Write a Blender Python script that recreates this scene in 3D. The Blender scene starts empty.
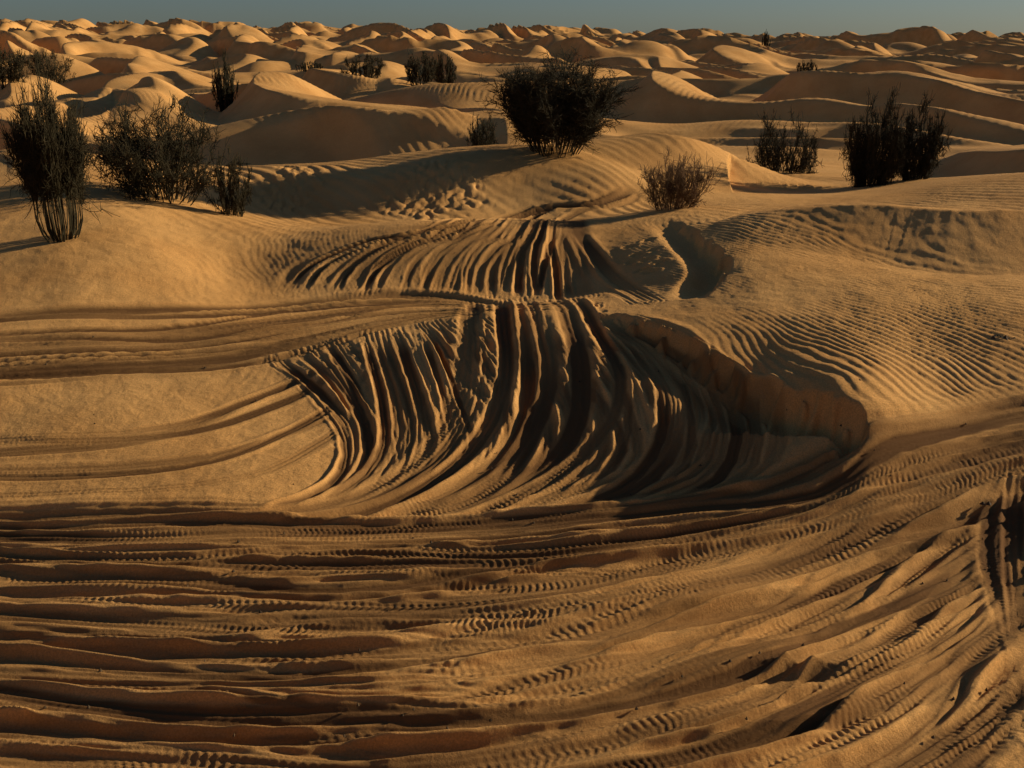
import bpy, math, time
import numpy as np
from mathutils import Vector
T0=time.time()
rng=np.random.default_rng(11)
F=1098.0; P=math.radians(17.11); CH=3.0
cP,sP=math.cos(P),math.sin(P)

# ------------------------------------------------------------------ helpers
def ray(u,v):
    a=(u-512)/F; b=(384-v)/F
    return a, cP+b*sP, -sP+b*cP
def at(u,v,z):
    dx,dy,dz=ray(u,v); t=(z-CH)/dz
    return (dx*t,dy*t,z)
def S(a,b,x):
    t=np.clip((x-a)/(b-a),0,1); return t*t*(3-2*t)
_tab={}
def gnoise(x,y,seed=0):
    if seed not in _tab:
        r=np.random.default_rng(1000+seed); a=r.random((256,256))*2*np.pi
        _tab[seed]=(np.cos(a),np.sin(a))
    gx,gy=_tab[seed]
    xf=np.floor(x); yf=np.floor(y); fx=x-xf; fy=y-yf
    xi=xf.astype(np.int64)&255; yi=yf.astype(np.int64)&255
    x1=(xi+1)&255; y1=(yi+1)&255
    u=fx*fx*fx*(fx*(fx*6-15)+10); v=fy*fy*fy*(fy*(fy*6-15)+10)
    n00=gx[xi,yi]*fx+gy[xi,yi]*fy
    n10=gx[x1,yi]*(fx-1)+gy[x1,yi]*fy
    n01=gx[xi,y1]*fx+gy[xi,y1]*(fy-1)
    n11=gx[x1,y1]*(fx-1)+gy[x1,y1]*(fy-1)
    return ((n00*(1-u)+n10*u)*(1-v)+(n01*(1-u)+n11*u)*v)*1.5
def fbm(x,y,o,seed=0,g=0.5):
    s=0;a=1
    for i in range(o):
        s=s+a*gnoise(x*2**i+i*17.3,y*2**i+i*9.1,seed+i); a*=g
    return s
def catmull(p,step):
    p=np.array(p,float); out=[]
    q=np.vstack([2*p[0]-p[1],p,2*p[-1]-p[-2]])
    for i in range(1,len(q)-2):
        L=np.linalg.norm(q[i+1,:2]-q[i,:2]); n=max(2,int(L/step))
        t=np.linspace(0,1,n,endpoint=False)[:,None]
        out.append(0.5*(2*q[i]+(q[i+1]-q[i-1])*t+(2*q[i-1]-5*q[i]+4*q[i+1]-q[i+2])*t**2+(-q[i-1]+3*q[i]-3*q[i+1]+q[i+2])*t**3))
    out.append(q[-2][None]); return np.vstack(out)

# ------------------------------------------------------------------ macro terrain
survey=[ (0,768,0),(256,768,0),(512,768,0),(768,768,0),(1023,768,0),
 (0,640,0),(350,640,0),(700,640,0),(1023,640,.03),
 (0,540,0),(300,535,0),(600,525,0),(760,512,.03),(900,480,.12),(1023,470,.16),
 (0,478,.12),(150,470,.14),(290,465,.12),(0,400,.3),(150,400,.3),(270,395,.27),
 (380,455,.08),(500,450,.12),(620,450,.15),(730,440,.20),(800,430,.25),(740,480,.08),
 (310,365,.36),(400,375,.33),(500,375,.37),(600,375,.41),(690,385,.41),(755,392,.40),(640,340,.55),
 (370,328,.52),(470,314,.60),(550,308,.63),
 (290,292,.45),(400,296,.42),(500,299,.42),(560,297,.46),
 (330,240,.80),(400,230,.90),(480,223,.95),(560,225,.90),(610,238,.80),
 (450,216,.62),(300,225,.66),(600,216,.62),(640,205,.66),
 (270,216,.6),(400,217,.6),(520,214,.6),
 (260,165,1.05),(350,165,1.1),(450,152,1.3),(545,146,1.38),(610,172,1.1),(640,190,.85),
 (0,230,.95),(0,148,1.5),(0,300,.6),(150,250,.85),(150,300,.55),(230,275,.52),(100,210,1.05),(200,205,.9),(60,350,.42),
 (670,205,.95),(630,262,.74),(650,300,.67),(600,285,.60),(680,262,.83),
 (640,320,.66),(700,338,.69),(770,360,.69),(830,384,.63),(866,412,.51),(862,445,.34),(820,468,.19),
 (705,230,.98),(735,256,.94),(722,282,.84),(705,304,.74),(760,320,.77),
 (780,235,1.05),(860,228,1.12),(950,220,1.2),(1023,215,1.25),(790,295,.84),(900,300,.86),(1023,300,.88),(850,345,.70),
 (900,390,.52),(1023,390,.46),(930,345,.66),(940,430,.32)]
world_pts=[(0,.0,1.2),(-2,.5,1.0),(2,.5,1.0),(0,2.6,.1),(-2,2.6,.1),(2,2.6,.1),
 (-3,24,.6),(2,25,.6),(0,32,.6),(10,32,.7),(-10,32,.8),(9,22,.8),(-11,22,1.0),(14,24,.9),(-14,25,1.0),
 (8,18,1.0),(-5,20.5,.9),(5,20,.6),(-8,17,1.2),(11,15,1.3),(-9,12,.9),(-9,8,.4),(9,10,.9),(8,6,.3),(-6,5,.1),(5.5,4,.1),(-5,3.5,0)]
# crest lines: (sight u, v, z, amp), steep side on the right hand of travel; 'cut' = collapsed sand edge
crest_def=[
 dict(p=[(600,308,.64,0),(640,320,.66,.10),(700,338,.69,.21),(770,360,.69,.28),(830,384,.63,.31),(866,412,.51,.27),(862,445,.34,.17),(820,468,.19,.07),(770,486,.06,0)],ws=.10,wg=.75,cut=1),
 dict(p=[(674,216,.98,0),(702,232,.98,.11),(732,258,.94,.17),(722,282,.84,.12),(705,302,.74,0)],ws=.12,wg=.5,cut=1),
 dict(p=[(235,166,1.05,0),(300,163,1.2,.12),(380,163,1.25,.15),(450,152,1.4,.14),(520,144,1.45,.0)],ws=.9,wg=1.6),
 dict(p=[(720,222,1.0,0),(800,206,1.25,.25),(900,188,1.5,.5),(970,180,1.62,.58),(1060,182,1.6,.45),(1150,195,1.5,0)],ws=1.3,wg=2.6),
 dict(p=[(575,150,1.0,0),(620,128,1.55,.4),(680,121,1.75,.6),(730,138,1.4,.5),(760,165,1.0,0)],ws=1.7,wg=2.4),
 dict(p=[(-120,100,1.6,0),(20,78,2.0,.7),(110,64,2.2,.9),(190,84,1.8,.5),(260,100,1.4,.0)],ws=3.0,wg=5.0),
 dict(p=[(410,125,1.1,0),(445,108,1.6,.5),(500,118,1.4,.4),(540,135,1.1,0)],ws=1.2,wg=2.0),
 dict(p=[(560,668,.02,0),(660,674,.03,.03),(760,655,.04,.07),(860,652,.04,.06),(930,610,.03,0)],ws=.10,wg=.4),
 dict(p=[(430,612,.02,0),(560,606,.03,.04),(680,588,.04,.06),(780,560,.03,0)],ws=.10,wg=.4),
 dict(p=[(620,735,.02,0),(740,722,.03,.05),(860,700,.04,.06),(960,660,.03,0)],ws=.10,wg=.4),
 dict(p=[(80,700,.0,0),(240,706,.02,.04),(420,712,.02,.04),(560,716,.02,0)],ws=.10,wg=.35),
]
pts=[at(*s) for s in survey]+world_pts
crests=[]
for c in crest_def:
    w=[]
    for (u,v,z,a) in c['p']:
        x,y,_=at(u,v,z); w.append((x,y,a))
    L=np.linalg.norm(np.diff(np.array(w)[:,:2],axis=0),axis=1).sum()
    crests.append((catmull(w,max(L/36,.05)),c['ws'],c['wg'],c.get('cut',0)))
pts=np.array(pts)
def crest_h(x,y):
    h=np.zeros_like(x)
    for pl,ws,wg,cut in crests:
        m=max(ws,wg)*1.05
        b=np.where((x>pl[:,0].min()-m)&(x<pl[:,0].max()+m)&(y>pl[:,1].min()-m)&(y<pl[:,1].max()+m))[0]
        if len(b)==0: continue
        X=x[b];Y=y[b]; best=np.full(len(b),1e9); sg=np.zeros(len(b)); am=np.zeros(len(b))
        for i in range(len(pl)-1):
            ax,ay,aa=pl[i]; bx,by,ba=pl[i+1]; ex,ey=bx-ax,by-ay; l2=ex*ex+ey*ey+1e-12
            t=np.clip(((X-ax)*ex+(Y-ay)*ey)/l2,0,1)
            dx=X-ax-t*ex; dy=Y-ay-t*ey; d=np.hypot(dx,dy)
            k=d<best
            best=np.where(k,d,best); sg=np.where(k,ex*dy-ey*dx,sg); am=np.where(k,aa+(ba-aa)*t,am)
        if cut:
            bb=best-.11*np.clip(gnoise(X*3.5,Y*3.5,55)+.7*gnoise(X*10,Y*10,56),0,1)
            st=np.clip(bb/ws,0,1); st=1-(1-st)**1.3
            h[b]+=np.where(sg<0,-am*st*(1-S(.2,wg,best)),0)
        else:
            st=np.clip(1-best/ws,0,1); st=st**1.15
            ge=np.clip(1-best/wg,0,1); ge=ge*ge*(3-2*ge)
            h[b]+=am*np.where(sg<0,st,ge)
    return h
zt_=pts[:,2]-crest_h(pts[:,0].copy(),pts[:,1].copy())
def warp(x,y):
    yy=np.maximum(y,-2)+4.0
    return np.stack([1.6*x/yy,1.4*np.log(yy)],-1)
K=warp(pts[:,0],pts[:,1]); n=len(pts)
def ker(d2): return np.where(d2>1e-12,0.5*d2*np.log(np.maximum(d2,1e-12)),0)
A=np.zeros((n+3,n+3)); d2=((K[:,None]-K[None])**2).sum(-1)
A[:n,:n]=ker(d2)+np.eye(n)*2.2e-3; A[:n,n]=1; A[:n,n+1:]=K; A[n,:n]=1; A[n+1:,:n]=K.T
W=np.linalg.solve(A,np.r_[zt_,0,0,0])
def tps(x,y):
    out=np.empty(x.shape); q=warp(x,y)
    for i in range(0,len(x),40000):
        s=q[i:i+40000]
        d=((s[:,None,0]-K[None,:,0])**2+(s[:,None,1]-K[None,:,1])**2)
        out[i:i+40000]=ker(d)@W[:n]+W[n]+s@W[n+1:]
    return out
def dunes(x,y,lam,seed,dirx=-.74,diry=-.67,warpa=.85,lo=.05):
    wx=gnoise(x/(lam*1.7),y/(lam*1.7),seed)+.3*gnoise(x/(lam*.8),y/(lam*.8),seed+1)
    ph=(x*dirx+y*diry)/lam+warpa*wx*1.3
    t=ph-np.floor(ph)
    up=np.sin(np.clip(t/.75,0,1)*np.pi/2)**1.8
    dn=np.clip((1-t)/.25,0,1)**1.2
    p=np.where(t<.75,up,dn)
    am=np.clip(.66+1.1*gnoise(x/(lam*1.3)+5,y/(lam*1.3)-3,seed+5),lo,1.4)
    return p*am
def far_h(x,y):
    r=np.hypot(x,y); az=np.clip(x/(np.abs(y)+1),-.6,.6)
    rise=np.where(az<0,4.8-az*6.0,4.8-az*8.0)
    base=.50+rise*S(70,430,r)*1.0
    g=.90+.65*S(40,160,r)
    d=1.5*g*dunes(x,y,10.5,21,-.78,-.62)+.28*dunes(x,y,5.4,41,-.75,-.66)+1.9*S(70,220,r)*dunes(x,y,34.,61,-.74,-.67)
    return base+d-.55+.8*fbm(x/50,y/50,2,77)*S(30,80,r)
def H(x,y):
    x=np.atleast_1d(np.asarray(x,float)).ravel(); y=np.atleast_1d(np.asarray(y,float)).ravel()
    r=np.hypot(x,y)
    wn=(1-S(19.5,27,r))*(1-S(.75,1.15,np.abs(x)/(np.maximum(y,-2)+4)))
    z=np.zeros_like(x)
    k=wn>0
    z[k]=tps(x[k],y[k])*wn[k]
    k2=wn<1
    z[k2]+=far_h(x[k2],y[k2])*(1-wn[k2])
    z+=crest_h(x,y)
    z+=.035*fbm(x/1.9,y/1.9,2,90)*S(3,7,r)*(1-S(14,24,r))
    return z
def hit(uv,tmin=2.5,tmax=80):
    uv=np.atleast_2d(uv); n=len(uv)
    ts=np.geomspace(tmin,tmax,450)
    dx,dy,dz=ray(uv[:,0],uv[:,1])
    X=dx[:,None]*ts; Y=dy[:,None]*ts; Z=CH+dz[:,None]*ts
    G=H(X,Y).reshape(n,-1); below=Z<G
    i=np.argmax(below,axis=1); i=np.where(below.any(1),i,len(ts)-1)
    i=np.maximum(i,1); a=np.arange(n)
    f0=(Z-G)[a,i-1]; f1=(Z-G)[a,i]; w=np.clip(f0/(f0-f1+1e-9),0,1)
    t=ts[i-1]+(ts[i]-ts[i-1])*w
    return np.stack([dx*t,dy*t],-1)

# ------------------------------------------------------------------ grid
rr=[.001,.4,.8,1.2,1.6,2.0,2.4,2.8,3.1]
while rr[-1]<2600:
    r=rr[-1]; rr.append(r+min(max(r*r/(F*3)*.74,.0062),.005*r if r<420 else .03*r))
R=np.array(rr)
dg=np.radians
TH=np.concatenate([np.arange(-180,-46,2.),np.arange(-46,-27,.25),np.arange(-27,27,.058),np.arange(27,46,.25),np.arange(46,181,2.)])
TH[-1]=180
TH=dg(TH); nr,nc=len(R),len(TH)
X=(R[:,None]*np.sin(TH)[None]); Y=(R[:,None]*np.cos(TH)[None])
Z=H(X,Y).reshape(nr,nc)
print('grid',nr,nc,time.time()-T0)

# ------------------------------------------------------------------ fine relief
D=np.zeros((nr,nc)); COV=np.zeros((nr,nc))
i45=np.searchsorted(R,60.)
x=X[:i45];y=Y[:i45]
w1=fbm(x/1.3,y/1.3,3,120)
ang_w=gnoise(x/6,y/6,130)
ph=(x*-.93+y*(-.36+.25*ang_w))/(.10)+1.5*w1+2.5*ang_w
def rip(ph):
    t=ph-np.floor(ph); return np.where(t<.68,np.sin(t/.68*np.pi/2)**1.5,np.clip((1-t)/.32,0,1))-.5
ra=.0095*np.clip(.72+1.1*gnoise(x/2.2,y/2.2,140),.08,1.25)
ph2=(x*-.8+y*-.6)/.23+1.2*fbm(x/2.5,y/2.5,2,150)
far=S(12,17,R[:i45])[:,None]
rp=rip(ph)*ra*(1-far)+rip(ph2)*.022*np.clip(.55+1.2*gnoise(x/4,y/4,141),.03,1.3)*far
zone=.10+.90*S(7.4,9.5,y+.45*np.clip(x,0,4))*S(-.2,1.3,np.abs(x-.2)-.9*(1-S(15,16.5,y)))
zone*=np.where(x<-1,1-.75*(1-S(12.5,15,y)),1)
D[:i45]=rp*zone
D[:i45]+=.006*fbm(x/.3,y/.3,4,160,.6)*(1-S(14,25,R[:i45])[:,None])
for (cu,cv,su,sv) in [(435,188,56,20),(290,186,40,20)]:
    c=hit([[cu,cv]])[0]
    a=hit([[cu-su,cv],[cu+su,cv]]); wx=abs(a[1,0]-a[0,0])/2
    q=((x-c[0])/wx)**2+((y-c[1])/1.3)**2
    m=(1-S(.3,1.2,q+.7*gnoise(x*2,y*2,8)))
    cr=np.abs(gnoise(x*5.2+.6*w1,y*3.2,171))
    D[:i45]+=m*(.030*S(.0,.45,cr)-.018+.014*gnoise(x*12,y*8,172))

def region(xmin,xmax,ymin,ymax):
    cx=np.array([xmin,xmax,xmin,xmax]);cy=np.array([ymin,ymin,ymax,ymax])
    t=np.arctan2(cx,cy); r=np.hypot(cx,cy)
    ymn=max(ymin,.01); rmin=math.hypot(0 if xmin<0<xmax else min(abs(xmin),abs(xmax)),ymn)
    return np.searchsorted(R,rmin)-1,np.searchsorted(R,r.max())+1,np.searchsorted(TH,t.min())-1,np.searchsorted(TH,t.max())+1
DM=np.full((nr,nc),9.,np.float32); SG=np.zeros((nr,nc),np.float32); SS=np.zeros((nr,nc),np.float32)
def track(wp,hw,dep,berm,tread,keep=.12):
    pl=catmull(wp,.2); pad=hw*2.0+.06; s=0
    I0,I1,J0,J1=10**9,0,10**9,0
    for k in range(len(pl)-1):
        ax,ay=pl[k];bx,by=pl[k+1];ex,ey=bx-ax,by-ay;l=math.hypot(ex,ey)
        if l<1e-6: continue
        if ay>.5 and by>.5 and abs(math.atan2(ax,ay))<.8:
            i0,i1,j0,j1=region(min(ax,bx)-pad,max(ax,bx)+pad,min(ay,by)-pad,max(ay,by)+pad)
            i0=max(i0,0)
            xs=X[i0:i1,j0:j1]-ax; ys=Y[i0:i1,j0:j1]-ay
            t=(xs*ex+ys*ey)/(l*l); tc=np.clip(t,0,1)
            d=np.hypot(xs-tc*ex,ys-tc*ey)
            sub=DM[i0:i1,j0:j1]; m=d<sub
            sub[m]=d[m]; SG[i0:i1,j0:j1][m]=np.sign(ex*ys-ey*xs)[m]; SS[i0:i1,j0:j1][m]=(s+tc*l)[m]
            I0=min(I0,i0);I1=max(I1,i1);J0=min(J0,j0);J1=max(J1,j1)
        s+=l
    if I1==0: return
    sl=(slice(I0,I1),slice(J0,J1))
    d=DM[sl].astype(float); sg=SG[sl]; ss=SS[sl].astype(float)
    mm=d<pad
    dd=d[mm]; s_=ss[mm]; g=sg[mm]; xx=X[sl][mm]; yy=Y[sl][mm]; rad=np.hypot(xx,yy)
    ph0=rng.random()*9; period=rng.uniform(.034,.052); skew=rng.uniform(-1.1,1.1); ang=rng.uniform(.3,1.0)
    fade=np.clip(.82+1.1*gnoise(s_/2.8+ph0,np.full_like(s_,ph0*3),180),.05,1.3)*S(0,.5,s_)*(1-S(s-.5,s,s_))
    e=dd+.008*gnoise(xx*6,yy*6,181)
    q=e/hw
    inside=1-S(.55,1.1,q)
    prof=-dep*inside*fade
    asy=1+.5*g*(1 if ph0>4.5 else -1)
    prof+=np.exp(-((q-1.32)/.33)**2)*berm*asy*fade*np.clip(1.+.6*gnoise(s_/1.2+ph0,g*3+ph0,182),.3,1.6)
    if tread>0:
        qq=dd*g/hw
        tr=np.sin(2*np.pi*(s_/period+np.abs(qq)*ang+qq*skew*.5)+.8*gnoise(xx*5,yy*5,184)); tr=np.clip(tr*1.4,-1,1)
        tm=tread*(1-S(.5,.85,q))*(1-S(9.5,13,rad))*np.clip(.5+1.3*gnoise(s_/.9,g*0+ph0,183),0,1)*np.clip(.8+.8*gnoise(xx*4,yy*9,185),.15,1.2)
        prof+=tr*tm*.5+ .004*np.cos(qq*np.pi*3.)*(1-S(.7,1.,q))
    else:
        prof+=.0045*np.cos(dd*g*2*np.pi/.05+ph0)*(1-S(.9,1.5,q))*(1-S(9,13,rad))
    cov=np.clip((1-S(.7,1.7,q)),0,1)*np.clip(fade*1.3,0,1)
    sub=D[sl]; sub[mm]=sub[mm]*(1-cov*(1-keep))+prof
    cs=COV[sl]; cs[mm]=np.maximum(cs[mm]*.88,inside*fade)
    DM[sl]=9.
def fam(A,B,n,hw=.10,dep=.035,berm=.02,tread=.005,jit=.8,wob=3.5,keep=.12,cross=.3):
    A=np.array(A,float);B=np.array(B,float)
    ts=(np.arange(n)+.5)/n+(rng.random(n)-.5)*jit/n*2
    rng.shuffle(ts)
    for t in ts:
        t2=t+(rng.random()-.5)*cross
        tt=np.linspace(t,t2,len(A))[:,None]
        uv=A*(1-tt)+B*tt
        sc=np.clip((uv[:,1:2]-150)/300,.2,1.1)
        uv=uv+rng.normal(0,wob,uv.shape)*sc*[[1.5,.8]]
        wp=hit(uv)
        f=rng.uniform(.5,1.45)
        track(wp,hw*rng.uniform(.6,1.4),dep*f,berm*f,tread if rng.random()<.6 else 0,keep)
F1A=[(-80,522),(150,524),(350,524),(520,518),(680,502),(800,478),(900,436),(1000,408),(1100,392)]
F1B=[(-80,556),(150,562),(350,562),(540,552),(700,532),(820,502),(910,466),(1000,440),(1100,425)]
F2B=[(-80,640),(150,650),(350,650),(540,632),(700,596),(840,552),(930,516),(1010,482),(1100,456)]
F3B=[(-80,770),(200,800),(400,812),(580,790),(760,735),(880,680),(960,632),(1030,582),(1120,535)]
G4A=[(600,800),(760,745),(880,690),(970,635),(1060,570),(1120,530)];G4B=[(860,840),(930,800),(990,750),(1040,700),(1090,650),(1140,600)]
fam(F2B,F3B,8,.22,.058,.038,0,wob=9,keep=.5,cross=.7)
fam(F1A,F2B,6,.17,.048,.032,0,wob=6,keep=.5,cross=.5)
fam([(420,640),(560,610),(700,560),(850,500),(1000,470),(1100,460)],[(560,720),(700,690),(820,620),(920,560),(1020,520),(1100,500)],6,.12,.042,.028,0,wob=5,keep=.4)
fam(G4A,G4B,3,.17,.045,.03,0,wob=5,keep=.5)
fam(G4A,G4B,8,.075,.030,.02,.006,wob=5,keep=.3)
LA=[(590,303),(440,299),(300,303),(150,312),(-80,320)];LB=[(560,310),(430,320),(320,347),(200,372),(-80,385)]
fam(LA,LB,5,.2,.025,.016,.0,keep=.5)
fam(LA,LB,16,.06,.018,.012,.003)
fam([(350,340),(240,385),(120,420),(-80,430)],[(420,350),(330,440),(200,485),(-80,500)],7,.055,.009,.005,.002,cross=.5)
UA=[(282,292),(310,264),(365,240),(430,227),(480,219)];UB=[(574,300),(570,270),(567,245),(565,228),(564,217)]
fam(UA,UB,7,.18,.022,.014,.0,wob=3,keep=.5,cross=.15)
fam(UA,UB,32,.046,.019,.011,.0,wob=2.5,keep=.3,cross=.22)
fam([(400,222),(500,216),(580,205),(630,188)],[(540,224),(590,214),(625,203),(645,190)],5,.09,.025,.012,0)
fam([(572,230),(590,262),(640,303)],[(580,230),(605,262),(655,300)],2,.08,.018,.010,0)
# the fan on the bank: lines leave the saddle, run down and sweep away to the left
fam([(250,522),(330,480),(345,440),(318,400),(262,362)],[(330,520),(385,475),(395,430),(380,380),(352,332)],12,.045,.012,.007,.003,wob=3,keep=.3,cross=.3)
CA=[(210,527),(340,498),(400,455),(405,400),(388,335)];CB=[(520,520),(640,498),(700,450),(680,380),(620,325)]
fam(CA,CB,6,.15,.022,.013,.0,wob=4,keep=.5,cross=.25)
fam([(640,505),(640,440),(570,370),(510,318)],[(500,508),(500,440),(450,370),(415,325)],15,.045,.017,.010,.004,wob=3,keep=.3)
fam(CA,CB,34,.044,.018,.011,.004,wob=3.5,keep=.25,cross=.28)
fam([(500,522),(590,500),(640,460),(655,400),(632,350),(590,314)],[(620,520),(710,492),(775,460),(770,415),(725,375),(640,330)],24,.044,.019,.012,.004,wob=2.5,keep=.3,cross=.15)
GA=[(-80,535),(120,534),(270,515),(370,480),(420,430),(440,370),(445,318),(450,300)];GB=[(-80,545),(200,545),(400,530),(520,495),(590,440),(605,375),(580,315),(560,298)]
fam(GA,GB,9,.075,.022,.014,.007,wob=3,keep=.25)
fam(F2B,F3B,20,.068,.034,.022,.0055,wob=8,keep=.33,cross=.6)
fam(F1B,F2B,15,.068,.032,.021,.0065,wob=6,keep=.3,cross=.55)
fam([(995,480),(988,540),(1005,640),(1030,740)],[(1040,470),(1030,540),(1050,640),(1100,740)],2,.09,.025,.012,.004,keep=.3)
fam(F1A,F1B,13,.062,.026,.017,.0085,wob=4,keep=.2,cross=.5)
print('tracks',time.time()-T0)
def dent(u,v,rx,ry,dep,a=0):
    cx,cy=hit([[u,v]])[0]
    i0,i1,j0,j1=region(cx-.5,cx+.5,cy-.5,cy+.5)
    xs=X[i0:i1,j0:j1]-cx; ys=Y[i0:i1,j0:j1]-cy
    p=xs*math.cos(a)+ys*math.sin(a); q=-xs*math.sin(a)+ys*math.cos(a)
    e=np.sqrt((p/rx)**2+(q/ry)**2)
    D[i0:i1,j0:j1]+=-dep*(1-S(.4,1.1,e))+.3*dep*np.exp(-((e-1.35)/.25)**2)
for (u,v) in [(633,262),(641,270),(636,254),(650,272),(645,260),(655,250),(630,247),(648,240),(660,262)]:
    dent(u+rng.normal(0,1),v,.09,.06,.03,rng.uniform(-.6,.6))
lim=.078-.030*S(6.8,8.,Y)
D=lim*np.tanh(D/lim)
Z=Z+D
# ------------------------------------------------------------------ sand mesh
def grid_mesh(name,X,Y,Z,attr):
    nr,nc=X.shape; me=bpy.data.meshes.new(name)
    co=np.stack([X,Y,Z],-1).reshape(-1,3).astype(np.float32)
    idx=np.arange(nr*nc,dtype=np.int32).reshape(nr,nc)
    f=np.stack([idx[:-1,:-1],idx[:-1,1:],idx[1:,1:],idx[1:,:-1]],-1)[:, :, ::-1].reshape(-1,4)
    me.vertices.add(len(co)); me.vertices.foreach_set('co',co.ravel())
    me.loops.add(f.size); me.loops.foreach_set('vertex_index',f.ravel())
    me.polygons.add(len(f)); me.polygons.foreach_set('loop_start',np.arange(0,f.size,4,dtype=np.int32))
    me.update(calc_edges=True); 
    me.polygons.foreach_set('use_smooth',np.ones(len(f),bool))
    a=me.attributes.new('disturbed','FLOAT','POINT'); a.data.foreach_set('value',attr.ravel().astype(np.float32))
    ob=bpy.data.objects.new(name,me); bpy.context.scene.collection.objects.link(ob); return ob
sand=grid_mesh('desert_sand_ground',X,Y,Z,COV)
me=sand.data
print('mesh',time.time()-T0)

def newmat(name):
    m=bpy.data.materials.new(name); m.use_nodes=True
    return m,m.node_tree.nodes,m.node_tree.links,m.node_tree.nodes['Principled BSDF']
m,N,L,b=newmat('sand')
geo=N.new('ShaderNodeNewGeometry')
def noise(scale,det,rough=.6):
    t=N.new('ShaderNodeTexNoise'); t.inputs['Scale'].default_value=scale; t.inputs['Detail'].default_value=det; t.inputs['Roughness'].default_value=rough
    L.new(geo.outputs['Position'],t.inputs['Vector']); return t
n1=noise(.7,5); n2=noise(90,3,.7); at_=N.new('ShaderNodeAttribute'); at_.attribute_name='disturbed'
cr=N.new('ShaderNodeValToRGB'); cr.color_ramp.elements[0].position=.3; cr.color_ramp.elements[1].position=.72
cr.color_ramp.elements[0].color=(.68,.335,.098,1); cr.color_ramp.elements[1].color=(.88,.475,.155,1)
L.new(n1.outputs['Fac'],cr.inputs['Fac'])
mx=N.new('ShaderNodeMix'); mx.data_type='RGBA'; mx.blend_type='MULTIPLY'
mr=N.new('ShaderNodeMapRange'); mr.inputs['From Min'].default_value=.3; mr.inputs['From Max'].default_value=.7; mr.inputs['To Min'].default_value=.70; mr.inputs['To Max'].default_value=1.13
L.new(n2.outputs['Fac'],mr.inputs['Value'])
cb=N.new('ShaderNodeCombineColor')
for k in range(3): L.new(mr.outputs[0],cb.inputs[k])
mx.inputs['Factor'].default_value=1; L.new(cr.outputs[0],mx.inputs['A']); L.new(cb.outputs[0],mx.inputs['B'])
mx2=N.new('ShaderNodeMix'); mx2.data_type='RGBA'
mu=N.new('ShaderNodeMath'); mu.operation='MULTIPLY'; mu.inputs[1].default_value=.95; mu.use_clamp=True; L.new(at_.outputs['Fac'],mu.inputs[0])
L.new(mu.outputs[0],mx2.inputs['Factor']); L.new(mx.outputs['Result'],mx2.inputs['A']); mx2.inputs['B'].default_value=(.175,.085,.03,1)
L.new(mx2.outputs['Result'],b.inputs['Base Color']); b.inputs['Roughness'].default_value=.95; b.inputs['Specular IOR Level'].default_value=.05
bp=N.new('ShaderNodeBump'); bp.inputs['Strength'].default_value=.75; bp.inputs['Distance'].default_value=.013
n3=noise(38,5,.8); L.new(n3.outputs['Fac'],bp.inputs['Height']); L.new(bp.outputs[0],b.inputs['Normal'])
me.materials.append(m)

# ------------------------------------------------------------------ shrubs
def woodmat(name,c1,c2):
    m,N,L,b=newmat(name)
    g=N.new('ShaderNodeNewGeometry'); t=N.new('ShaderNodeTexNoise'); t.inputs['Scale'].default_value=6; L.new(g.outputs['Position'],t.inputs['Vector'])
    r=N.new('ShaderNodeValToRGB'); r.color_ramp.elements[0].position=.35; r.color_ramp.elements[1].position=.65
    r.color_ramp.elements[0].color=(*c1,1); r.color_ramp.elements[1].color=(*c2,1)
    L.new(t.outputs['Fac'],r.inputs['Fac']); L.new(r.outputs[0],b.inputs['Base Color']); b.inputs['Roughness'].default_value=.9
    b.inputs['Specular IOR Level'].default_value=.15
    return m
M_sh=woodmat('shrub_stems',(.03,.025,.011),(.055,.042,.018))
M_dry=woodmat('dry_twigs',(.12,.07,.032),(.22,.13,.06))
def norm(v): return v/np.maximum(np.linalg.norm(v,axis=-1,keepdims=True),1e-9)
def grow(base,d,length,nseg,r,curl,up):
    n=len(base); P=[base]; d=norm(d)
    for i in range(nseg):
        d=norm(d+r.normal(0,curl,(n,3))+np.array([0,0,up]))
        P.append(P[-1]+d*(length/nseg)[:,None])
    return np.stack(P,1)
def tubes(paths,rads):
    n,k,_=paths.shape
    T=norm(np.gradient(paths,axis=1)); ref=np.array([.31,.77,.2]); A=norm(np.cross(T,ref)); B=np.cross(T,A)
    V=[]
    for a in (0,2.094,4.189):
        V.append(paths+(A*math.cos(a)+B*math.sin(a))*rads[...,None])
    V=np.stack(V,2).reshape(-1,3)
    i=np.arange(n)[:,None,None]*k*3+np.arange(k-1)[None,:,None]*3+np.arange(3)[None,None]
    j=np.arange(n)[:,None,None]*k*3+np.arange(k-1)[None,:,None]*3+((np.arange(3)+1)%3)[None,None]
    f=np.stack([i,j,j+3,i+3],-1).reshape(-1,4)
    return V,f
def sample(paths,tt,idx):
    k=paths.shape[1]-1; s=tt*k; i=np.minimum(s.astype(int),k-1); w=(s-i)[:,None]
    a=paths[idx,i]; b_=paths[idx,i+1]; return a*(1-w)+b_*w, norm(b_-a)
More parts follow.
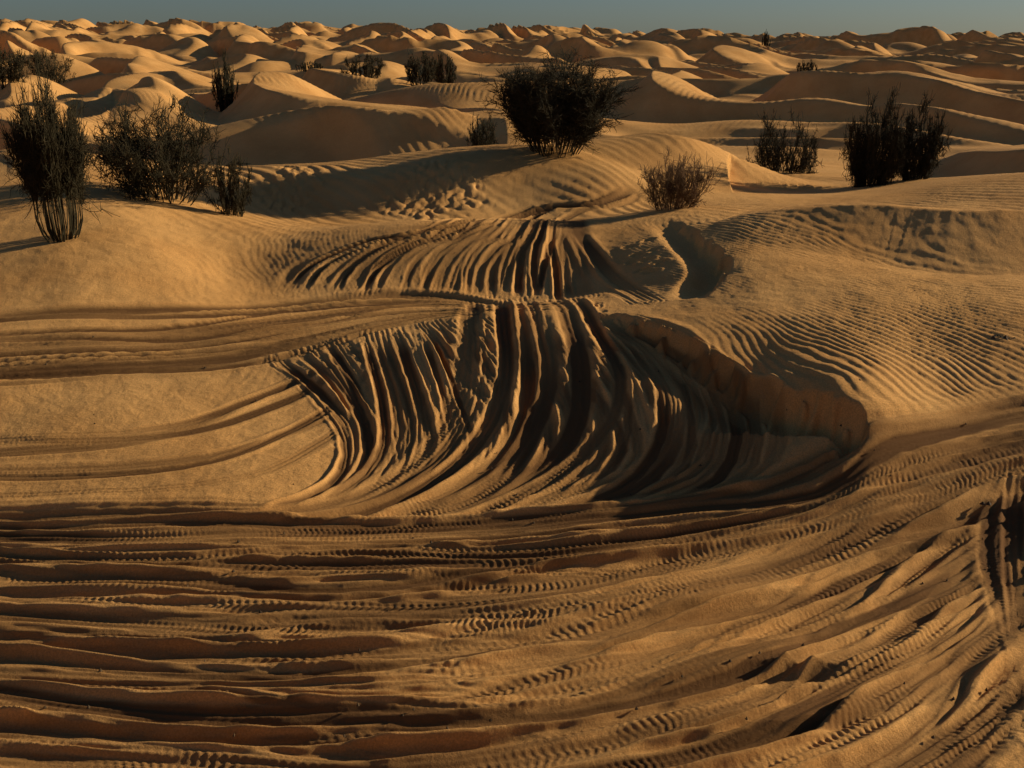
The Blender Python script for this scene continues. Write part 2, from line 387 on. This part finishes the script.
def shrub(name,pos,h,rad,seed,ns=45,k1=9,k2=6,base_r=.12,thick=1.,mat=None,tmin=.2,twl=1.0,curl=.10,spread1=.42,up=.05,ramp=.35,zs=1.1,dome=.2):
    r=np.random.default_rng(seed)
    a=r.random(ns)*2*np.pi; q=np.sqrt(r.random(ns))
    base=np.stack([np.cos(a)*q*base_r,np.sin(a)*q*base_r,-.08*np.ones(ns)],-1)
    d=np.stack([np.cos(a)*q,np.sin(a)*q,zs*np.ones(ns)],-1)
    ln=h*r.uniform(.65,.88,ns)*(1.0-dome*q)
    p0=grow(base,d,ln,6,r,curl,up)
    p1L=.20*h*twl
    i1=np.repeat(np.arange(ns),k1); t1=r.uniform(tmin,1.,len(i1)); b1,d1=sample(p0,t1,i1)
    p1=grow(b1,d1+r.normal(0,spread1,(len(i1),3)),p1L*r.uniform(.4,1.1,len(i1)),4,r,.2,.06)
    i2=np.repeat(np.arange(len(i1)),k2); t2=r.uniform(.1,1,len(i2)); b2,d2=sample(p1,t2,i2)
    p2=grow(b2,d2+r.normal(0,spread1*1.5,(len(i2),3)),h*.075*twl*r.uniform(.5,1.3,len(i2)),2,r,.25,.03)
    allp=p2.reshape(-1,3)
    hz=np.percentile(allp[:,2],99.); rx=np.percentile(np.abs(allp[:,0]),98)
    def fit(p):
        p=p.copy(); zz=np.clip(p[...,2:3]/hz,0,1)
        sc=1+(rad/rx-1)*(S(0,ramp,zz) if ramp>0 else 1)
        p[...,0:2]*=sc; p[...,2]*=h/hz; return p
    Vs=[];Fs=[];o=0
    for p,ra,rb in ((fit(p0),.009,.002),(fit(p1),.0045,.0025),(fit(p2),.0038,.0022)):
        rads=np.linspace(1,0,p.shape[1])[None]*(ra-rb)+rb
        V,f=tubes(p,np.broadcast_to(rads,p.shape[:2])*thick); Vs.append(V);Fs.append(f+o);o+=len(V)
    V=np.vstack(Vs); Fc=np.vstack(Fs)
    me=bpy.data.meshes.new(name); me.vertices.add(len(V)); me.vertices.foreach_set('co',V.astype(np.float32).ravel())
    me.loops.add(Fc.size); me.loops.foreach_set('vertex_index',Fc.astype(np.int32).ravel())
    me.polygons.add(len(Fc)); me.polygons.foreach_set('loop_start',np.arange(0,Fc.size,4,dtype=np.int32)); me.update(calc_edges=True)
    me.materials.append(mat or M_sh)
    ob=bpy.data.objects.new(name,me); ob.location=pos; bpy.context.scene.collection.objects.link(ob); return ob
def place(name,u,dist,vtop,wpx,seed,**k):
    x=(u-512)/F*dist*1.0; z=float(H([x],[dist])[0])
    dx,dy,dz=ray(u,vtop); zt=CH+dz/dy*dist
    h=max(zt-z,.3)
    return shrub(name,(x,dist,z),h,wpx*dist/F/2,seed,**k)
place('broom_shrub',60,12.3,94,68,1,ns=70,k1=12,k2=12,base_r=.12,curl=.05,tmin=.45,spread1=.42,twl=1.2,thick=.9)
place('desert_shrub',168,15.2,108,124,2,ns=55,k1=12,k2=12,base_r=.3,curl=.17,spread1=.6,ramp=0,zs=.9,thick=1.15)
place('desert_shrub',234,15.0,156,40,3,ns=28,k1=10,k2=10,base_r=.15,curl=.15,spread1=.5,ramp=0)
place('desert_shrub',554,18.6,66,106,4,ns=90,k1=15,k2=14,base_r=.25,thick=1.15,curl=.09,spread1=.5,ramp=0,zs=1.8)
place('desert_shrub',868,20.,106,52,5,ns=50,k1=15,k2=14,base_r=.3,thick=1.2,curl=.16,spread1=.7,ramp=0,tmin=.1,zs=.9,dome=.35)
place('desert_shrub',910,20.3,108,44,6,ns=42,k1=14,k2=14,base_r=.25,thick=1.2,curl=.14,spread1=.7,ramp=0,tmin=.1,zs=1.,dome=.35)
place('desert_shrub',780,25.,117,60,7,ns=45,k1=10,k2=12,base_r=.5,thick=1.3,curl=.22,spread1=.8,ramp=0,zs=.6,dome=.35)
place('desert_shrub',484,24.,118,26,8,ns=30,k1=9,k2=12,base_r=.25,thick=1.3,curl=.15,ramp=0,spread1=.6)
place('dry_grass_tuft',672,14.6,158,66,9,ns=70,k1=7,k2=9,base_r=.2,curl=.12,mat=M_dry,thick=.7,ramp=0,twl=1.3)
far=[(234,48,58,22),(424,55,54,28),(446,58,56,22),(372,60,56,40),(318,62,62,26),(22,60,50,44),(66,72,52,40),(795,70,62,18),(755,170,33,8),(985,80,70,42)]
for i,(u,d,vt,w) in enumerate(far):
    k=d/22
    place('desert_shrub',u,float(d),vt,w,30+i,ns=34,k1=10,k2=10,base_r=.25*k,thick=1.6*k**.6,curl=.18,spread1=.7,ramp=0)
def debris():
    r=np.random.default_rng(5); V=[];Fc=[]
    spots=[(1000,337,7,.03)]*9+[(985,503,2,.02)]*2+[(r.uniform(30,990),r.uniform(240,740),0,r.uniform(.006,.012)) for _ in range(140)]
    for (u,v,j,s) in spots:
        c=hit([[u+r.normal(0,j),v+r.normal(0,j*.2)]])[0]; z=float(H(*c)[0])
        o=len(V)
        for a in range(5):
            V.append((c[0]+s*math.cos(a*1.257)*r.uniform(.6,1.3),c[1]+s*math.sin(a*1.257)*r.uniform(.6,1.3),z-.01))
        V.append((c[0]+r.normal(0,s*.2),c[1],z+s*r.uniform(.3,.8)))
        for a in range(5): Fc.append((o+a,o+(a+1)%5,o+5))
    me=bpy.data.meshes.new('debris'); me.from_pydata(V,[],Fc); me.materials.append(woodmat('dark_grit',(.04,.03,.02),(.12,.08,.04)))
    ob=bpy.data.objects.new('scattered_pebbles',me); bpy.context.scene.collection.objects.link(ob)
debris()

# ------------------------------------------------------------------ light, sky, camera
EL=math.radians(16.5); AZ=math.radians(68)
s=Vector((math.sin(AZ)*math.cos(EL),math.cos(AZ)*math.cos(EL),math.sin(EL)))
l=bpy.data.lights.new('sun','SUN'); l.energy=5; l.angle=math.radians(.5); l.color=(1,.86,.65)
lo=bpy.data.objects.new('sun',l); lo.rotation_euler=(-s).to_track_quat('-Z','Y').to_euler(); bpy.context.scene.collection.objects.link(lo)
w=bpy.data.worlds.new('World'); bpy.context.scene.world=w; w.use_nodes=True
nt=w.node_tree; sk=nt.nodes.new('ShaderNodeTexSky'); sk.sky_type='NISHITA'; sk.sun_disc=False; sk.sun_elevation=EL; sk.sun_rotation=AZ
sk.dust_density=.5; sk.ozone_density=1.5
tm=nt.nodes.new('ShaderNodeMix'); tm.data_type='RGBA'; tm.blend_type='MULTIPLY'; tm.inputs['Factor'].default_value=1; tm.inputs['B'].default_value=(.72,.90,1.25,1)
nt.links.new(sk.outputs[0],tm.inputs['A'])
bg=nt.nodes['Background']; nt.links.new(tm.outputs['Result'],bg.inputs[0]); bg.inputs[1].default_value=.038
cam=bpy.data.cameras.new('camera'); co=bpy.data.objects.new('camera',cam); bpy.context.scene.collection.objects.link(co)
cam.sensor_width=36; cam.lens=36*F/1024; cam.clip_end=5000; cam.clip_start=.05
co.location=(0,0,CH); co.rotation_euler=(math.pi/2-P,0,0); bpy.context.scene.camera=co
sc=bpy.context.scene; sc.view_settings.view_transform='Standard'; sc.view_settings.look='None'; sc.view_settings.exposure=0
print('done',time.time()-T0)
